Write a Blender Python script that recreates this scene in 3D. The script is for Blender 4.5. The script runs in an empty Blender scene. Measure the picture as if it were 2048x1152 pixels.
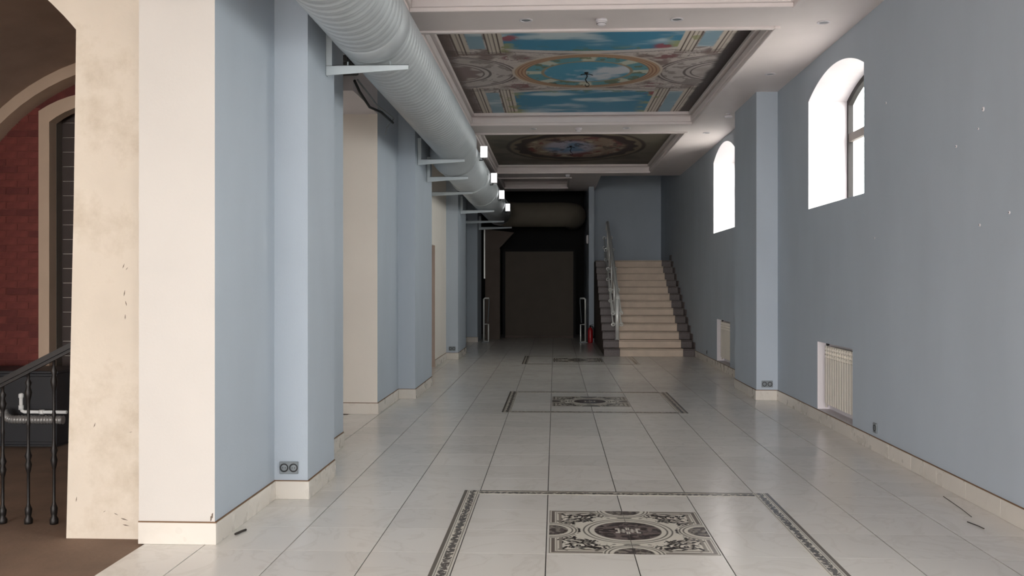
import bpy, bmesh, math, random
import numpy as np
from mathutils import Vector, Matrix
random.seed(7)
PI = math.pi
SC = bpy.context.scene
COL = SC.collection

# ------------------------------------------------------------------ camera
F, VX, VY, EYE = 1830.0, 1110.0, 566.0, 1.5
TH = math.atan((VX - 1024) / F)
cd = bpy.data.cameras.new('camera'); cam = bpy.data.objects.new('camera', cd); COL.objects.link(cam)
cam.location = (0, 0, EYE); cam.rotation_euler = (PI / 2, 0, TH)
cd.sensor_width = 36; cd.lens = F / 2048 * 36; cd.shift_y = -(576 - VY) / 2048
cd.clip_start = .05; cd.clip_end = 200
SC.camera = cam

# ------------------------------------------------------------------ world: overcast daylight
w = bpy.data.worlds.new('overcast_sky'); SC.world = w; w.use_nodes = True
bg = w.node_tree.nodes['Background']
bg.inputs[0].default_value = (1.0, .985, .965, 1); bg.inputs[1].default_value = 13.0
vs = SC.view_settings
vs.view_transform = 'Standard'; vs.look = 'None'; vs.gamma = 1; vs.use_curve_mapping = False
vs.exposure = 0.3

# portals: guide the sky light through the openings, seen and added (they emit nothing themselves)
def portal(name, loc, rot, sx, sy):
    l = bpy.data.lights.new(name, 'AREA'); l.shape = 'RECTANGLE'; l.size = sx; l.size_y = sy
    l.cycles.is_portal = True
    o = bpy.data.objects.new(name, l); COL.objects.link(o); o.location = loc; o.rotation_euler = rot
FRONT = -12.0
EX0, EX1, EZ1 = -6.8, 2.6, 3.75
portal('unseen_entrance_portal', ((EX0 + EX1) / 2, FRONT - .06, EZ1 / 2), (PI / 2, 0, 0), EX1 - EX0, EZ1)  # unseen entrance behind the viewer, added and sized for brightness
LY0, LY1 = -11.0, -4.5
portal('added_side_portal', (-7.36, (LY0 + LY1) / 2, EZ1 / 2), (0, -PI / 2, 0), EZ1, LY1 - LY0)  # unseen side opening, added to brighten the right wall
WIN = [(9.52, .925, 2.33, 3.54, 3.74), (15.65, .97, 2.39, 3.66, 3.88), (3.3, .925, 1.6, 3.54, 3.74), (-1.6, .925, 1.6, 3.54, 3.74)]   # centre y, half width, sill, spring, crown; last two unseen, added to brighten
for yc, hw, s0, s1, s2 in WIN:
    portal('window_portal', (3.37, yc, (s0 + s2) / 2), (0, PI / 2, 0), s2 - s0, 2 * hw)

# ------------------------------------------------------------------ materials
def srgb(r, g, b):
    f = lambda v: (v / 255 / 12.92) if v / 255 <= .04045 else ((v / 255 + .055) / 1.055) ** 2.4
    return (f(r), f(g), f(b), 1)
class NT:
    def __init__(s, name):
        s.m = bpy.data.materials.new(name); s.m.use_nodes = True; s.t = s.m.node_tree
        s.b = s.t.nodes['Principled BSDF']
    def n(s, typ, **kw):
        o = s.t.nodes.new(typ)
        for k, v in kw.items(): setattr(o, k, v)
        return o
    def l(s, a, b): s.t.links.new(a, b)
def mat(name, col, rough=.6, metal=0, var=.06, scale=3.0, bump=0, bscale=40, stretch=(1, 1, 1), spec=.5, stain=None, stain_scale=1.2, stain_lo=.55, stain_hi=.75):
    N = NT(name)
    N.b.inputs['Roughness'].default_value = rough; N.b.inputs['Metallic'].default_value = metal
    N.b.inputs['Specular IOR Level'].default_value = spec
    tc = N.n('ShaderNodeTexCoord'); mp = N.n('ShaderNodeMapping'); mp.inputs['Scale'].default_value = stretch
    N.l(tc.outputs['Object'], mp.inputs[0])
    nz = N.n('ShaderNodeTexNoise'); nz.inputs['Scale'].default_value = scale; nz.inputs['Detail'].default_value = 5
    N.l(mp.outputs[0], nz.inputs['Vector'])
    rp = N.n('ShaderNodeValToRGB')
    c0 = tuple(max(0, c * (1 - var)) for c in col[:3]) + (1,); c1 = tuple(min(1, c * (1 + var)) for c in col[:3]) + (1,)
    rp.color_ramp.elements[0].position = .3; rp.color_ramp.elements[0].color = c0
    rp.color_ramp.elements[1].position = .7; rp.color_ramp.elements[1].color = c1
    N.l(nz.outputs['Fac'], rp.inputs[0])
    out = rp.outputs[0]
    if stain:
        n2 = N.n('ShaderNodeTexNoise'); n2.inputs['Scale'].default_value = stain_scale; n2.inputs['Detail'].default_value = 9; n2.inputs['Roughness'].default_value = .65
        N.l(mp.outputs[0], n2.inputs['Vector'])
        r2 = N.n('ShaderNodeMapRange'); r2.inputs[1].default_value = stain_lo; r2.inputs[2].default_value = stain_hi
        N.l(n2.outputs['Fac'], r2.inputs[0])
        mx = N.n('ShaderNodeMix', data_type='RGBA'); N.l(r2.outputs[0], mx.inputs[0]); N.l(out, mx.inputs[6]); mx.inputs[7].default_value = stain
        out = mx.outputs[2]
    N.l(out, N.b.inputs['Base Color'])
    if bump:
        n3 = N.n('ShaderNodeTexNoise'); n3.inputs['Scale'].default_value = bscale; n3.inputs['Detail'].default_value = 4
        N.l(mp.outputs[0], n3.inputs['Vector'])
        bp = N.n('ShaderNodeBump'); bp.inputs['Strength'].default_value = bump; bp.inputs['Distance'].default_value = .01
        N.l(n3.outputs['Fac'], bp.inputs['Height']); N.l(bp.outputs[0], N.b.inputs['Normal'])
    return N.m
def emis(name, col, st):
    N = NT(name); N.b.inputs['Base Color'].default_value = col
    N.b.inputs['Emission Color'].default_value = col; N.b.inputs['Emission Strength'].default_value = st
    return N.m
def attr_mat(name, rough=.3, spec=.5):
    N = NT(name); a = N.n('ShaderNodeAttribute'); a.attribute_name = 'print'
    N.l(a.outputs['Color'], N.b.inputs['Base Color']); N.b.inputs['Roughness'].default_value = rough
    N.b.inputs['Specular IOR Level'].default_value = spec
    return N.m
def tile_mat(name, base, vein, rough):
    N = NT(name); tc = N.n('ShaderNodeTexCoord'); oi = N.n('ShaderNodeObjectInfo')
    ad = N.n('ShaderNodeVectorMath', operation='ADD'); sc = N.n('ShaderNodeVectorMath', operation='SCALE')
    cb = N.n('ShaderNodeCombineXYZ'); N.l(oi.outputs['Random'], cb.inputs[0]); N.l(oi.outputs['Random'], cb.inputs[1])
    N.l(cb.outputs[0], sc.inputs[0]); sc.inputs['Scale'].default_value = 37
    N.l(tc.outputs['Object'], ad.inputs[0]); N.l(sc.outputs[0], ad.inputs[1])
    nz = N.n('ShaderNodeTexNoise'); nz.inputs['Scale'].default_value = 2.2; nz.inputs['Detail'].default_value = 8; nz.inputs['Distortion'].default_value = 1.4
    N.l(ad.outputs[0], nz.inputs['Vector'])
    sb = N.n('ShaderNodeMath', operation='SUBTRACT'); sb.inputs[1].default_value = .5; N.l(nz.outputs['Fac'], sb.inputs[0])
    ab = N.n('ShaderNodeMath', operation='ABSOLUTE'); N.l(sb.outputs[0], ab.inputs[0])
    mr = N.n('ShaderNodeMapRange'); mr.inputs[1].default_value = 0; mr.inputs[2].default_value = .035; mr.inputs[3].default_value = .28; mr.inputs[4].default_value = 0
    N.l(ab.outputs[0], mr.inputs[0])
    mx = N.n('ShaderNodeMix', data_type='RGBA'); N.l(mr.outputs[0], mx.inputs[0]); mx.inputs[6].default_value = base; mx.inputs[7].default_value = vein
    hs = N.n('ShaderNodeHueSaturation'); m2 = N.n('ShaderNodeMapRange'); m2.inputs[3].default_value = .94; m2.inputs[4].default_value = 1.04
    N.l(oi.outputs['Random'], m2.inputs[0]); N.l(m2.outputs[0], hs.inputs['Value']); N.l(mx.outputs[2], hs.inputs['Color'])
    N.l(hs.outputs[0], N.b.inputs['Base Color'])
    n2 = N.n('ShaderNodeTexNoise'); n2.inputs['Scale'].default_value = 5; N.l(ad.outputs[0], n2.inputs['Vector'])
    m3 = N.n('ShaderNodeMapRange'); m3.inputs[3].default_value = rough * .75; m3.inputs[4].default_value = rough * 1.3
    N.l(n2.outputs['Fac'], m3.inputs[0]); N.l(m3.outputs[0], N.b.inputs['Roughness'])
    return N.m
def glass_mat():
    N = NT('window_glass'); t = N.t
    tr = N.n('ShaderNodeBsdfTransparent'); tr.inputs[0].default_value = (.95, .97, .96, 1)
    gl = N.n('ShaderNodeBsdfGlossy'); gl.inputs['Roughness'].default_value = .05
    mx = N.n('ShaderNodeMixShader'); mx.inputs[0].default_value = .06
    N.l(tr.outputs[0], mx.inputs[1]); N.l(gl.outputs[0], mx.inputs[2])
    N.l(mx.outputs[0], t.nodes['Material Output'].inputs['Surface'])
    return N.m
M = dict(
    blue=mat('blue_wallpaper', srgb(178, 187, 197), .75, var=.035, scale=2, bump=.12, bscale=160, stretch=(1, 1, .4)),
    cream=mat('cream_paint', srgb(232, 225, 216), .7, var=.02, scale=2, bump=.06, bscale=60),
    cream_dim=mat('cream_paint_dimmed', srgb(207, 201, 195), .7, var=.02, scale=2, bump=.06, bscale=60),  # cream darkened in colour to offset the strong light on the near end
    white=mat('white_paint', srgb(222, 216, 219), .6, var=.02),
    ceil=mat('ceiling_paint', srgb(231, 220, 217), .6, var=.02),
    plaster=mat('old_plaster', srgb(215, 203, 188), .9, var=.05, scale=2.6, bump=.35, bscale=14, stain=srgb(194, 180, 162), stain_scale=2.6, stain_lo=.5, stain_hi=.72),
    chip=mat('grey_chip', srgb(112, 98, 86), .9, var=.2, scale=60),
    vault=mat('brown_vault_plaster', srgb(172, 149, 134), .9, var=.08, bump=.2, bscale=9),
    band=mat('beige_arch_plaster', srgb(196, 172, 150), .85, var=.05, bump=.15, bscale=20),
    brick=mat('red_brick', srgb(112, 54, 48), .85, var=.2, scale=9, bump=.3, bscale=40),
    brick2=mat('dark_red_brick', srgb(98, 46, 42), .85, var=.2, scale=9, bump=.3, bscale=40),
    mortar=mat('brick_mortar', srgb(124, 68, 60), .95, var=.3, scale=7),
    dblock=mat('dark_glazed_block', srgb(62, 50, 46), .6, var=.1),
    lmort=mat('pale_mortar', srgb(196, 186, 176), .9),
    reveal=mat('grey_reveal_plaster', srgb(112, 104, 96), .9, var=.08),
    brownfloor=mat('brown_concrete_floor', srgb(126, 104, 88), .85, var=.14, scale=2.4, bump=.2, bscale=30, stain=srgb(104, 84, 70), stain_scale=1.1),
    grout=mat('dark_grout', srgb(40, 36, 32), .9),
    tile=tile_mat('beige_marble_tile', srgb(222, 218, 212), srgb(196, 189, 180), .2),
    base=tile_mat('baseboard_marble_tile', srgb(216, 209, 200), srgb(208, 200, 189), .28),
    capstrip=mat('brown_joint', srgb(118, 88, 62), .7),
    duct=mat('galvanised_duct', srgb(184, 189, 192), .5, metal=.2, var=.05, scale=4),
    ductbrown=mat('dark_brown_duct', srgb(104, 96, 84), .75, var=.05),
    bracket=mat('grey_painted_steel', srgb(188, 196, 200), .5, var=.03),
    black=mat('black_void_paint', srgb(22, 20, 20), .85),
    dbrown=mat('dark_brown_panel', srgb(84, 74, 64), .7, var=.06),
    dbrown2=mat('umber_wall', srgb(98, 86, 78), .85, var=.08),
    iron=mat('black_wrought_iron', srgb(30, 26, 25), .45, metal=.3, var=.1),
    blackbox=mat('black_laminate', srgb(34, 34, 38), .5, var=.08),
    wpipe=mat('white_plastic', srgb(228, 228, 226), .35, var=.02),
    gpipe=mat('grey_flex_foil', srgb(140, 138, 136), .4, metal=.4),
    chrome=mat('brushed_white_steel', srgb(226, 226, 222), .3, metal=.25, var=.03),
    steptile=mat('cream_stone_step', srgb(206, 187, 168), .55, var=.08, scale=5, bump=.05),
    stepjoint=mat('dark_step_joint', srgb(70, 52, 42), .9),
    granite=mat('dark_granite', srgb(84, 72, 70), .45, var=.35, scale=60),
    socket=mat('grey_socket_plastic', srgb(128, 134, 138), .45, var=.03),
    socketd=mat('dark_socket_hole', srgb(38, 38, 40), .6),
    frame=mat('dark_brown_window_frame', srgb(24, 18, 18), .7, var=.1),
    bar=mat('taupe_transom', srgb(110, 100, 94), .6),
    rad=mat('white_enamel', srgb(230, 222, 210), .4, var=.02),
    radshade=mat('painted_gap_shade', srgb(120, 112, 104), .7),
    red=mat('red_enamel', srgb(178, 26, 34), .35, var=.05),
    glow=emis('lit_lamp_diffuser', (1, 1, 1, 1), 2.2),
    asphalt=mat('outdoor_paving', srgb(150, 148, 144), .9, var=.1),
    door=mat('salmon_door', srgb(194, 174, 162), .6, var=.04),
    slat=mat('dark_shutter_slat', srgb(58, 56, 56), .5, var=.06),
    glass=glass_mat(),
    debris=mat('dark_scrap', srgb(50, 44, 40), .9),
    printed=attr_mat('printed_tile', .22), mural=attr_mat('printed_ceiling_vinyl', .55, .3),
)

# ------------------------------------------------------------------ mesh helpers
class MB:
    def __init__(s): s.v = []; s.f = []; s.mi = []; s.sm = []
    def add(s, vs, fs, mi=0, sm=False):
        o = len(s.v); s.v += [tuple(p) for p in vs]
        for f in fs: s.f.append(tuple(i + o for i in f)); s.mi.append(mi); s.sm.append(sm)
    def box(s, x0, x1, y0, y1, z0, z1, mi=0):
        s.add([(x0, y0, z0), (x1, y0, z0), (x1, y1, z0), (x0, y1, z0), (x0, y0, z1), (x1, y0, z1), (x1, y1, z1), (x0, y1, z1)],
              [(0, 3, 2, 1), (4, 5, 6, 7), (0, 1, 5, 4), (1, 2, 6, 5), (2, 3, 7, 6), (3, 0, 4, 7)], mi); return s
    def bbox(s, x0, x1, y0, y1, z0, z1, b=.004, mi=0):
        # chamfered box: 24 verts
        vs = []; idx = {}
        for cx in (0, 1):
            for cy in (0, 1):
                for cz in (0, 1):
                    X = (x0, x1)[cx]; Y = (y0, y1)[cy]; Z = (z0, z1)[cz]
                    ix, iy, iz = (b, -b)[cx], (b, -b)[cy], (b, -b)[cz]
                    idx[cx, cy, cz, 0] = len(vs); vs.append((X, Y + iy, Z + iz))
                    idx[cx, cy, cz, 1] = len(vs); vs.append((X + ix, Y, Z + iz))
                    idx[cx, cy, cz, 2] = len(vs); vs.append((X + ix, Y + iy, Z))
        g = lambda *k: idx[k]
        fs = []
        for a in (0, 1):
            fs.append([g(a, 0, 0, 0), g(a, 1, 0, 0), g(a, 1, 1, 0), g(a, 0, 1, 0)])
            fs.append([g(0, a, 0, 1), g(1, a, 0, 1), g(1, a, 1, 1), g(0, a, 1, 1)])
            fs.append([g(0, 0, a, 2), g(1, 0, a, 2), g(1, 1, a, 2), g(0, 1, a, 2)])
        for a in (0, 1):
            for c in (0, 1):
                fs.append([g(a, c, 0, 0), g(a, c, 1, 0), g(a, c, 1, 1), g(a, c, 0, 1)])
                fs.append([g(a, 0, c, 0), g(a, 1, c, 0), g(a, 1, c, 2), g(a, 0, c, 2)])
                fs.append([g(0, a, c, 1), g(1, a, c, 1), g(1, a, c, 2), g(0, a, c, 2)])
        for k in [(a, c, d) for a in (0, 1) for c in (0, 1) for d in (0, 1)]: fs.append([g(*k, 0), g(*k, 1), g(*k, 2)])
        s.add(vs, fs, mi); s.fix = True; return s
    def prism(s, pts, axis, a, b, mi=0, sm=False):
        # pts: 2D outline, extruded along axis from a to b
        n = len(pts)
        def P(p, t): return {'x': (t, p[0], p[1]), 'y': (p[0], t, p[1]), 'z': (p[0], p[1], t)}[axis]
        s.add([P(p, a) for p in pts] + [P(p, b) for p in pts],
              [tuple(range(n))[::-1], tuple(range(n, 2 * n))] + [(i, (i + 1) % n, n + (i + 1) % n, n + i) for i in range(n)], mi, sm); s.fix = True; return s
    def tube(s, pts, r, seg=10, mi=0, cap=True):
        pts = [Vector(p) for p in pts]; rs = r if isinstance(r, (list, tuple)) else [r] * len(pts)
        rings = []; up = None
        for i, p in enumerate(pts):
            t = (pts[min(i + 1, len(pts) - 1)] - pts[max(i - 1, 0)]).normalized()
            if up is None: up = Vector((0, 0, 1)) if abs(t.z) < .9 else Vector((1, 0, 0))
            a = t.cross(up).normalized(); b = a.cross(t).normalized(); up = b
            rings.append([p + (a * math.cos(2 * PI * k / seg) + b * math.sin(2 * PI * k / seg)) * rs[i] for k in range(seg)])
        vs = [q for r_ in rings for q in r_]; fs = []
        for i in range(len(pts) - 1):
            for k in range(seg):
                k2 = (k + 1) % seg; fs.append((i * seg + k, (i + 1) * seg + k, (i + 1) * seg + k2, i * seg + k2))
        s.add(vs, fs, mi, True)
        if cap:
            s.add(rings[0], [tuple(range(seg))], mi); s.add(rings[-1], [tuple(range(seg))[::-1]], mi)
        s.fix = True; return s
    def lathe(s, prof, c=(0, 0, 0), seg=16, mi=0, axis='z', sm=True):
        vs = []; n = len(prof)
        for r, t in prof:
            for k in range(seg):
                a = 2 * PI * k / seg; u, v = r * math.cos(a), r * math.sin(a)
                q = {'z': (u, v, t), 'y': (u, t, v), 'x': (t, u, v)}[axis]
                vs.append((c[0] + q[0], c[1] + q[1], c[2] + q[2]))
        fs = [(i * seg + k, i * seg + (k + 1) % seg, (i + 1) * seg + (k + 1) % seg, (i + 1) * seg + k) for i in range(n - 1) for k in range(seg)]
        s.add(vs, fs, mi, sm)
        s.add(vs[:seg], [tuple(range(seg))], mi); s.add(vs[-seg:], [tuple(range(seg))], mi); s.fix = True; return s
    def mesh(s, name, mats):
        me = bpy.data.meshes.new(name); me.from_pydata(s.v, [], s.f)
        me.polygons.foreach_set('material_index', s.mi); me.polygons.foreach_set('use_smooth', s.sm)
        for m in (mats if isinstance(mats, (list, tuple)) else [mats]): me.materials.append(M[m] if isinstance(m, str) else m)
        if getattr(s, 'fix', False):
            bm = bmesh.new(); bm.from_mesh(me); bmesh.ops.remove_doubles(bm, verts=bm.verts, dist=1e-6)
            bmesh.ops.recalc_face_normals(bm, faces=bm.faces); bm.to_mesh(me); bm.free()
        return me
    def build(s, name, mats, parent=None, loc=None):
        return link(name, s.mesh(name, mats), parent, loc)
def link(name, me, parent=None, loc=None):
    o = bpy.data.objects.new(name, me); COL.objects.link(o)
    if parent: o.parent = parent
    if loc: o.location = loc
    return o
def tag(o, label=None, cat=None, group=None, kind=None):
    for k, v in (('label', label), ('category', cat), ('group', group), ('kind', kind)):
        if v: o[k] = v
    return o
def empty(name, loc=(0, 0, 0)):
    o = bpy.data.objects.new(name, None); COL.objects.link(o); o.location = loc; o.empty_display_size = .1
    return o
def copytree(o, parent=None):
    c = o.copy(); COL.objects.link(c)
    if parent: c.parent = parent
    for ch in list(o.children): copytree(ch, c)
    return c
def struct(name, label=None):
    return tag(empty(name), label, None, None, 'structure')
def B(*a): return MB().box(*a)

# ------------------------------------------------------------------ numbers of the room
XR, ZC = 2.85, 3.95
T = .4885; TX0, TY0 = -.05, 5.07
# ================================================================== FLOOR
floor = tag(B(-2.36, 3.5, FRONT, 27.5, -.12, -.006).build('floor', 'grout'), 'pale marble tile floor of the long hall', None, None, 'structure')
gx, gy = .006, .0025
def tile_mesh(x0, x1, y0, y1):
    return MB().bbox(x0, x1, y0, y1, -.012, 0, .0005).mesh('floor_tile', 'tile')
full = tile_mesh(-T / 2 + gx / 2, T / 2 - gx / 2, -T / 2 + gy / 2, T / 2 - gy / 2)
cells = []
for j in range(-35, 46):
    for i in range(-5, 6):
        cells.append((TX0 + i * T, TY0 + j * T))
def vis(c):
    y = c[1] + T / 2
    return (0 if 4.2 < y else 1, y)
cells.sort(key=vis)
cut = {}
stuffmb = MB(); nind = 0
for (x, y) in cells:
    x1 = min(x + T, XR - .002); x0 = max(x, -2.36)
    if x1 - x0 < .03: continue
    if nind < 290 and y + T > 4.2:
        if x1 - x0 > T - .01: me = full; loc = (x + T / 2, y + T / 2, 0)
        else:
            k = (round(x0, 3), round(x1, 3))
            if k not in cut: cut[k] = tile_mesh(-(x1 - x0) / 2 + gx / 2, (x1 - x0) / 2 - gx / 2, -T / 2 + gy / 2, T / 2 - gy / 2)
            me = cut[k]; loc = ((x0 + x1) / 2, y + T / 2, 0)
        link('floor_tile', me, floor, loc); nind += 1
    else:
        stuffmb.bbox(x0 + gx / 2, x1 - gx / 2, y + gy / 2, y + T - gy / 2, -.012, 0, .0005)
tag(stuffmb.build('floor_tile_field', 'tile', floor), kind='stuff')
# tile strip inside the doorway recess of the first side opening
for k in range(4):
    link('floor_tile', MB().bbox(-2.85, -2.364, 8.36 + k * T, 8.36 + (k + 1) * T - gy, -.012, 0, .0012).mesh('floor_tile', 'tile'), floor)
# brown floor of the side room
tag(B(-7.2, -2.36, FRONT, 27.3, -.12, -.012).build('floor_side_room', 'brownfloor'), 'brown worn concrete floor of the side room', None, None, 'structure')
tag(B(-40, 40, -40, 60, -.5, -.3).build('floor_outdoors', 'asphalt'), 'grey paving outside the building', None, None, 'structure')

# ---- printed ornament helpers (colour carried by a fine mesh)
def hash2(ix, iy, s=0):
    v = np.sin(ix * 127.1 + iy * 311.7 + s * 74.7) * 43758.5453; return v - np.floor(v)
def vnoise(x, y, s=0):
    ix, iy = np.floor(x), np.floor(y); fx, fy = x - ix, y - iy
    fx = fx * fx * (3 - 2 * fx); fy = fy * fy * (3 - 2 * fy)
    a = hash2(ix, iy, s); b = hash2(ix + 1, iy, s); c = hash2(ix, iy + 1, s); d = hash2(ix + 1, iy + 1, s)
    return (a * (1 - fx) + b * fx) * (1 - fy) + (c * (1 - fx) + d * fx) * fy
def fbm(x, y, s=0, o=4):
    r = 0; a = .5
    for k in range(o): r = r + a * vnoise(x * 2 ** k, y * 2 ** k, s + k); a *= .5
    return r / (1 - .5 ** o)
def C(r, g, b): return np.array(srgb(r, g, b)[:3])
def printed(name, x0, x1, y0, y1, nx, ny, fn, z, material, parent=None, flip=False, thick=.0012):
    xs = np.linspace(x0, x1, nx + 1); ys = np.linspace(y0, y1, ny + 1)
    X, Y = np.meshgrid(xs, ys)
    col = np.clip(fn(X, Y), 0, 1)
    n = (nx + 1) * (ny + 1)
    co = np.zeros((n + 4, 3), np.float32); co[:n, 0] = X.ravel(); co[:n, 1] = Y.ravel(); co[:n, 2] = z
    zb = z + (thick if flip else -thick)
    co[n:] = [(x0, y0, zb), (x1, y0, zb), (x1, y1, zb), (x0, y1, zb)]
    i = np.arange(nx); j = np.arange(ny); I, J = np.meshgrid(i, j); a = (J * (nx + 1) + I).ravel()
    q = np.stack([a, a + 1, a + nx + 2, a + nx + 1], 1)
    if flip: q = q[:, ::-1]
    c00, c10, c11, c01 = 0, nx, n - 1, n - 1 - nx
    side = np.array([[n, n + 3, n + 2, n + 1], [c00, n, n + 1, c10], [c10, n + 1, n + 2, c11], [c11, n + 2, n + 3, c01], [c01, n + 3, n, c00]])
    if flip: side = side[:, ::-1]
    q = np.concatenate([q, side]).astype(np.int32)
    me = bpy.data.meshes.new(name); me.vertices.add(n + 4); me.vertices.foreach_set('co', co.ravel())
    me.loops.add(q.size); me.loops.foreach_set('vertex_index', q.ravel())
    me.polygons.add(len(q)); me.polygons.foreach_set('loop_start', np.arange(0, q.size, 4, dtype=np.int32))
    me.update(calc_edges=True)
    at = me.color_attributes.new('print', 'FLOAT_COLOR', 'POINT')
    cc = np.ones((n + 4, 4), np.float32); cc[:n, :3] = col.reshape(-1, 3); cc[n:, :3] = col.reshape(-1, 3)[:4]
    at.data.foreach_set('color', cc.ravel())
    me.materials.append(M[material])
    return link(name, me, parent)
def lerp(a, b, t): return a * (1 - t[..., None]) + b * t[..., None]
def ss(e0, e1, x): t = np.clip((x - e0) / (e1 - e0), 0, 1); return t * t * (3 - 2 * t)

BASEC, DK, GR = C(216, 210, 198), C(48, 43, 42), C(112, 104, 98)
# a scroll motif: distances to spirals with leaves, mirrored into four corners
def scroll_mask(U, V):
    m = np.zeros_like(U)
    def curve(pts, w0, w1):
        nonlocal m
        n = len(pts)
        for k, (px, py) in enumerate(pts):
            wd = w0 + (w1 - w0) * k / max(1, n - 1)
            m = np.maximum(m, ss(wd, wd * .6, np.hypot(U - px, V - py)))
    def spiral(cx, cy, r, a0, turns, sgn, w):
        pts = []
        for k in range(46):
            t = k / 45; rr = r * (1 - .8 * t); a = a0 + sgn * turns * 2 * PI * t
            pts.append((cx + rr * math.cos(a), cy + rr * math.sin(a)))
        curve(pts, w, w * .7)
        for t in range(0, 40, 6):   # leaves along the outside
            rr = r * (1 - .8 * t / 45) + .016; a = a0 + sgn * turns * 2 * PI * t / 45
            leaf(cx + rr * math.cos(a), cy + rr * math.sin(a), a + .7 * sgn, .024, .010)
    def leaf(cx, cy, ang, L, W):
        nonlocal m
        c, s = math.cos(ang), math.sin(ang); u = (U - cx) * c + (V - cy) * s; v = -(U - cx) * s + (V - cy) * c
        m = np.maximum(m, ss(1.1, .75, np.hypot(u / L, v / W)))
    spiral(.315, .315, .062, .6, 1.6, 1, .009); spiral(.185, .355, .05, 2.6, 1.5, -1, .008); spiral(.355, .185, .05, -1.0, 1.5, 1, .008)
    spiral(.255, .245, .032, 3.6, 1.3, 1, .007)
    for (x, y, a, L, W) in [(.40, .385, .8, .034, .013), (.385, .405, 2.3, .026, .01), (.26, .40, .1, .03, .011), (.40, .26, 1.5, .03, .011), (.215, .285, 2.2, .03, .011),
                            (.285, .205, -.6, .03, .011), (.33, .245, .8, .022, .01), (.245, .33, .8, .022, .01), (.125, .375, 1.9, .026, .011), (.375, .125, -.3, .026, .011),
                            (.10, .335, .3, .022, .009), (.335, .10, 1.2, .022, .009), (.30, .02, .0, .016, .030), (.02, .30, 1.57, .016, .030), (.34, .05, .9, .03, .01), (.05, .34, .7, .03, .01)]:
        leaf(x, y, a, L, W)
    return m
HM = .475
def medallion(X, Y):
    U, V = np.abs(X), np.abs(Y)
    col = np.broadcast_to(BASEC, X.shape + (3,)).copy()
    m = np.zeros_like(X)
    for sx in (1,):
        m = np.maximum(m, scroll_mask(U, V))
    R = np.hypot(X, Y)
    fl_ = vnoise(U * 52 + V * 21 + 3, V * 52 - U * 21 + 9, 4); fl2 = vnoise(U * 24, V * 24, 8)
    m = np.maximum(m, ss(.60, .68, fl_) * ss(.30, .45, fl2) * ((np.maximum(U, V) < .385) & (R > .30)))
    # central disc and its rings
    m = np.where(R < .285, 0, m)
    for r0, r1 in ((.262, .270), (.232, .240)): m = np.maximum(m, ss(r0 - .003, r0, R) * ss(r1 + .003, r1, R) * .8)
    col = lerp(col, DK, m)
    # stripes of the frame
    E = HM - np.maximum(U, V)
    for a, b, cc in ((.0, .006, GR), (.014, .034, GR), (.044, .047, GR), (.058, .076, C(140, 132, 124))):
        k = ss(a - .002, a + .001, E) * ss(b + .002, b - .001, E); col = lerp(col, cc, k)
    # four half-round lobes
    for (cx, cy) in ((HM, 0), (0, HM)):
        rr = np.hypot((U - cx) , (V - cy))
        k = ss(.178, .172, rr); col = lerp(col, BASEC, k)
        for r0, r1 in ((.160, .167), (.138, .145)):
            k = ss(r0 - .003, r0, rr) * ss(r1 + .003, r1, rr) * .8; col = lerp(col, DK, k)
        k = ss(.118, .11, rr); col = lerp(col, C(78, 70, 68), k * (.75 + .25 * (fbm(X * 40, Y * 40, 3) > .5)))
    disc = ss(.205, .199, R); tex = fbm(X * 30, Y * 44, 5)
    dc = lerp(np.broadcast_to(C(112, 100, 98), X.shape + (3,)), C(58, 50, 50), ss(.42, .56, tex)); col = col * (1 - disc[..., None]) + dc * disc[..., None]
    # small pale emblem in the middle
    e = np.zeros_like(X)
    for (a, b, c_, d) in ((.050, .062, -.001, .05), (.062, .074, .028, .05), (.0, .012, .018, .07), (.02, .032, -.001, .012), (.02, .032, .026, .04), (.012, .05, .008, .016)):
        e = np.maximum(e, (U > a) & (U < b) & (V > c_) & (V < d))
    col = lerp(col, C(205, 198, 190), e.astype(float))
    return col
BW = .108
def band(U, V):      # U across 0..BW from the outside, V along
    col = np.broadcast_to(BASEC, U.shape + (3,)).copy()
    for a, b, cc in ((0, .022, C(104, 96, 88)), (.030, .033, DK), (.096, .100, GR)):
        col = lerp(col, cc, ss(a - .0015, a + .001, U) * ss(b + .0015, b - .001, U))
    ph = V / .085; tri = np.abs(ph - np.floor(ph) - .5) * 2
    wave = .066 + .014 * np.sin(ph * 2 * PI)
    m = np.maximum(ss(.009, .004, np.abs(U - wave)), ss(.55, .4, np.hypot((U - .064) / .026, (tri - .5) * 1.6)))
    m = np.maximum(m, (fbm(U * 110, V * 70, 9, 3) > .5) * 1.0)
    inside = ss(.040, .044, U) * ss(.092, .088, U)
    return lerp(col, C(62, 55, 54), m * inside * .92)
PATCX = .44
med0 = None; bandL = None
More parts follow.
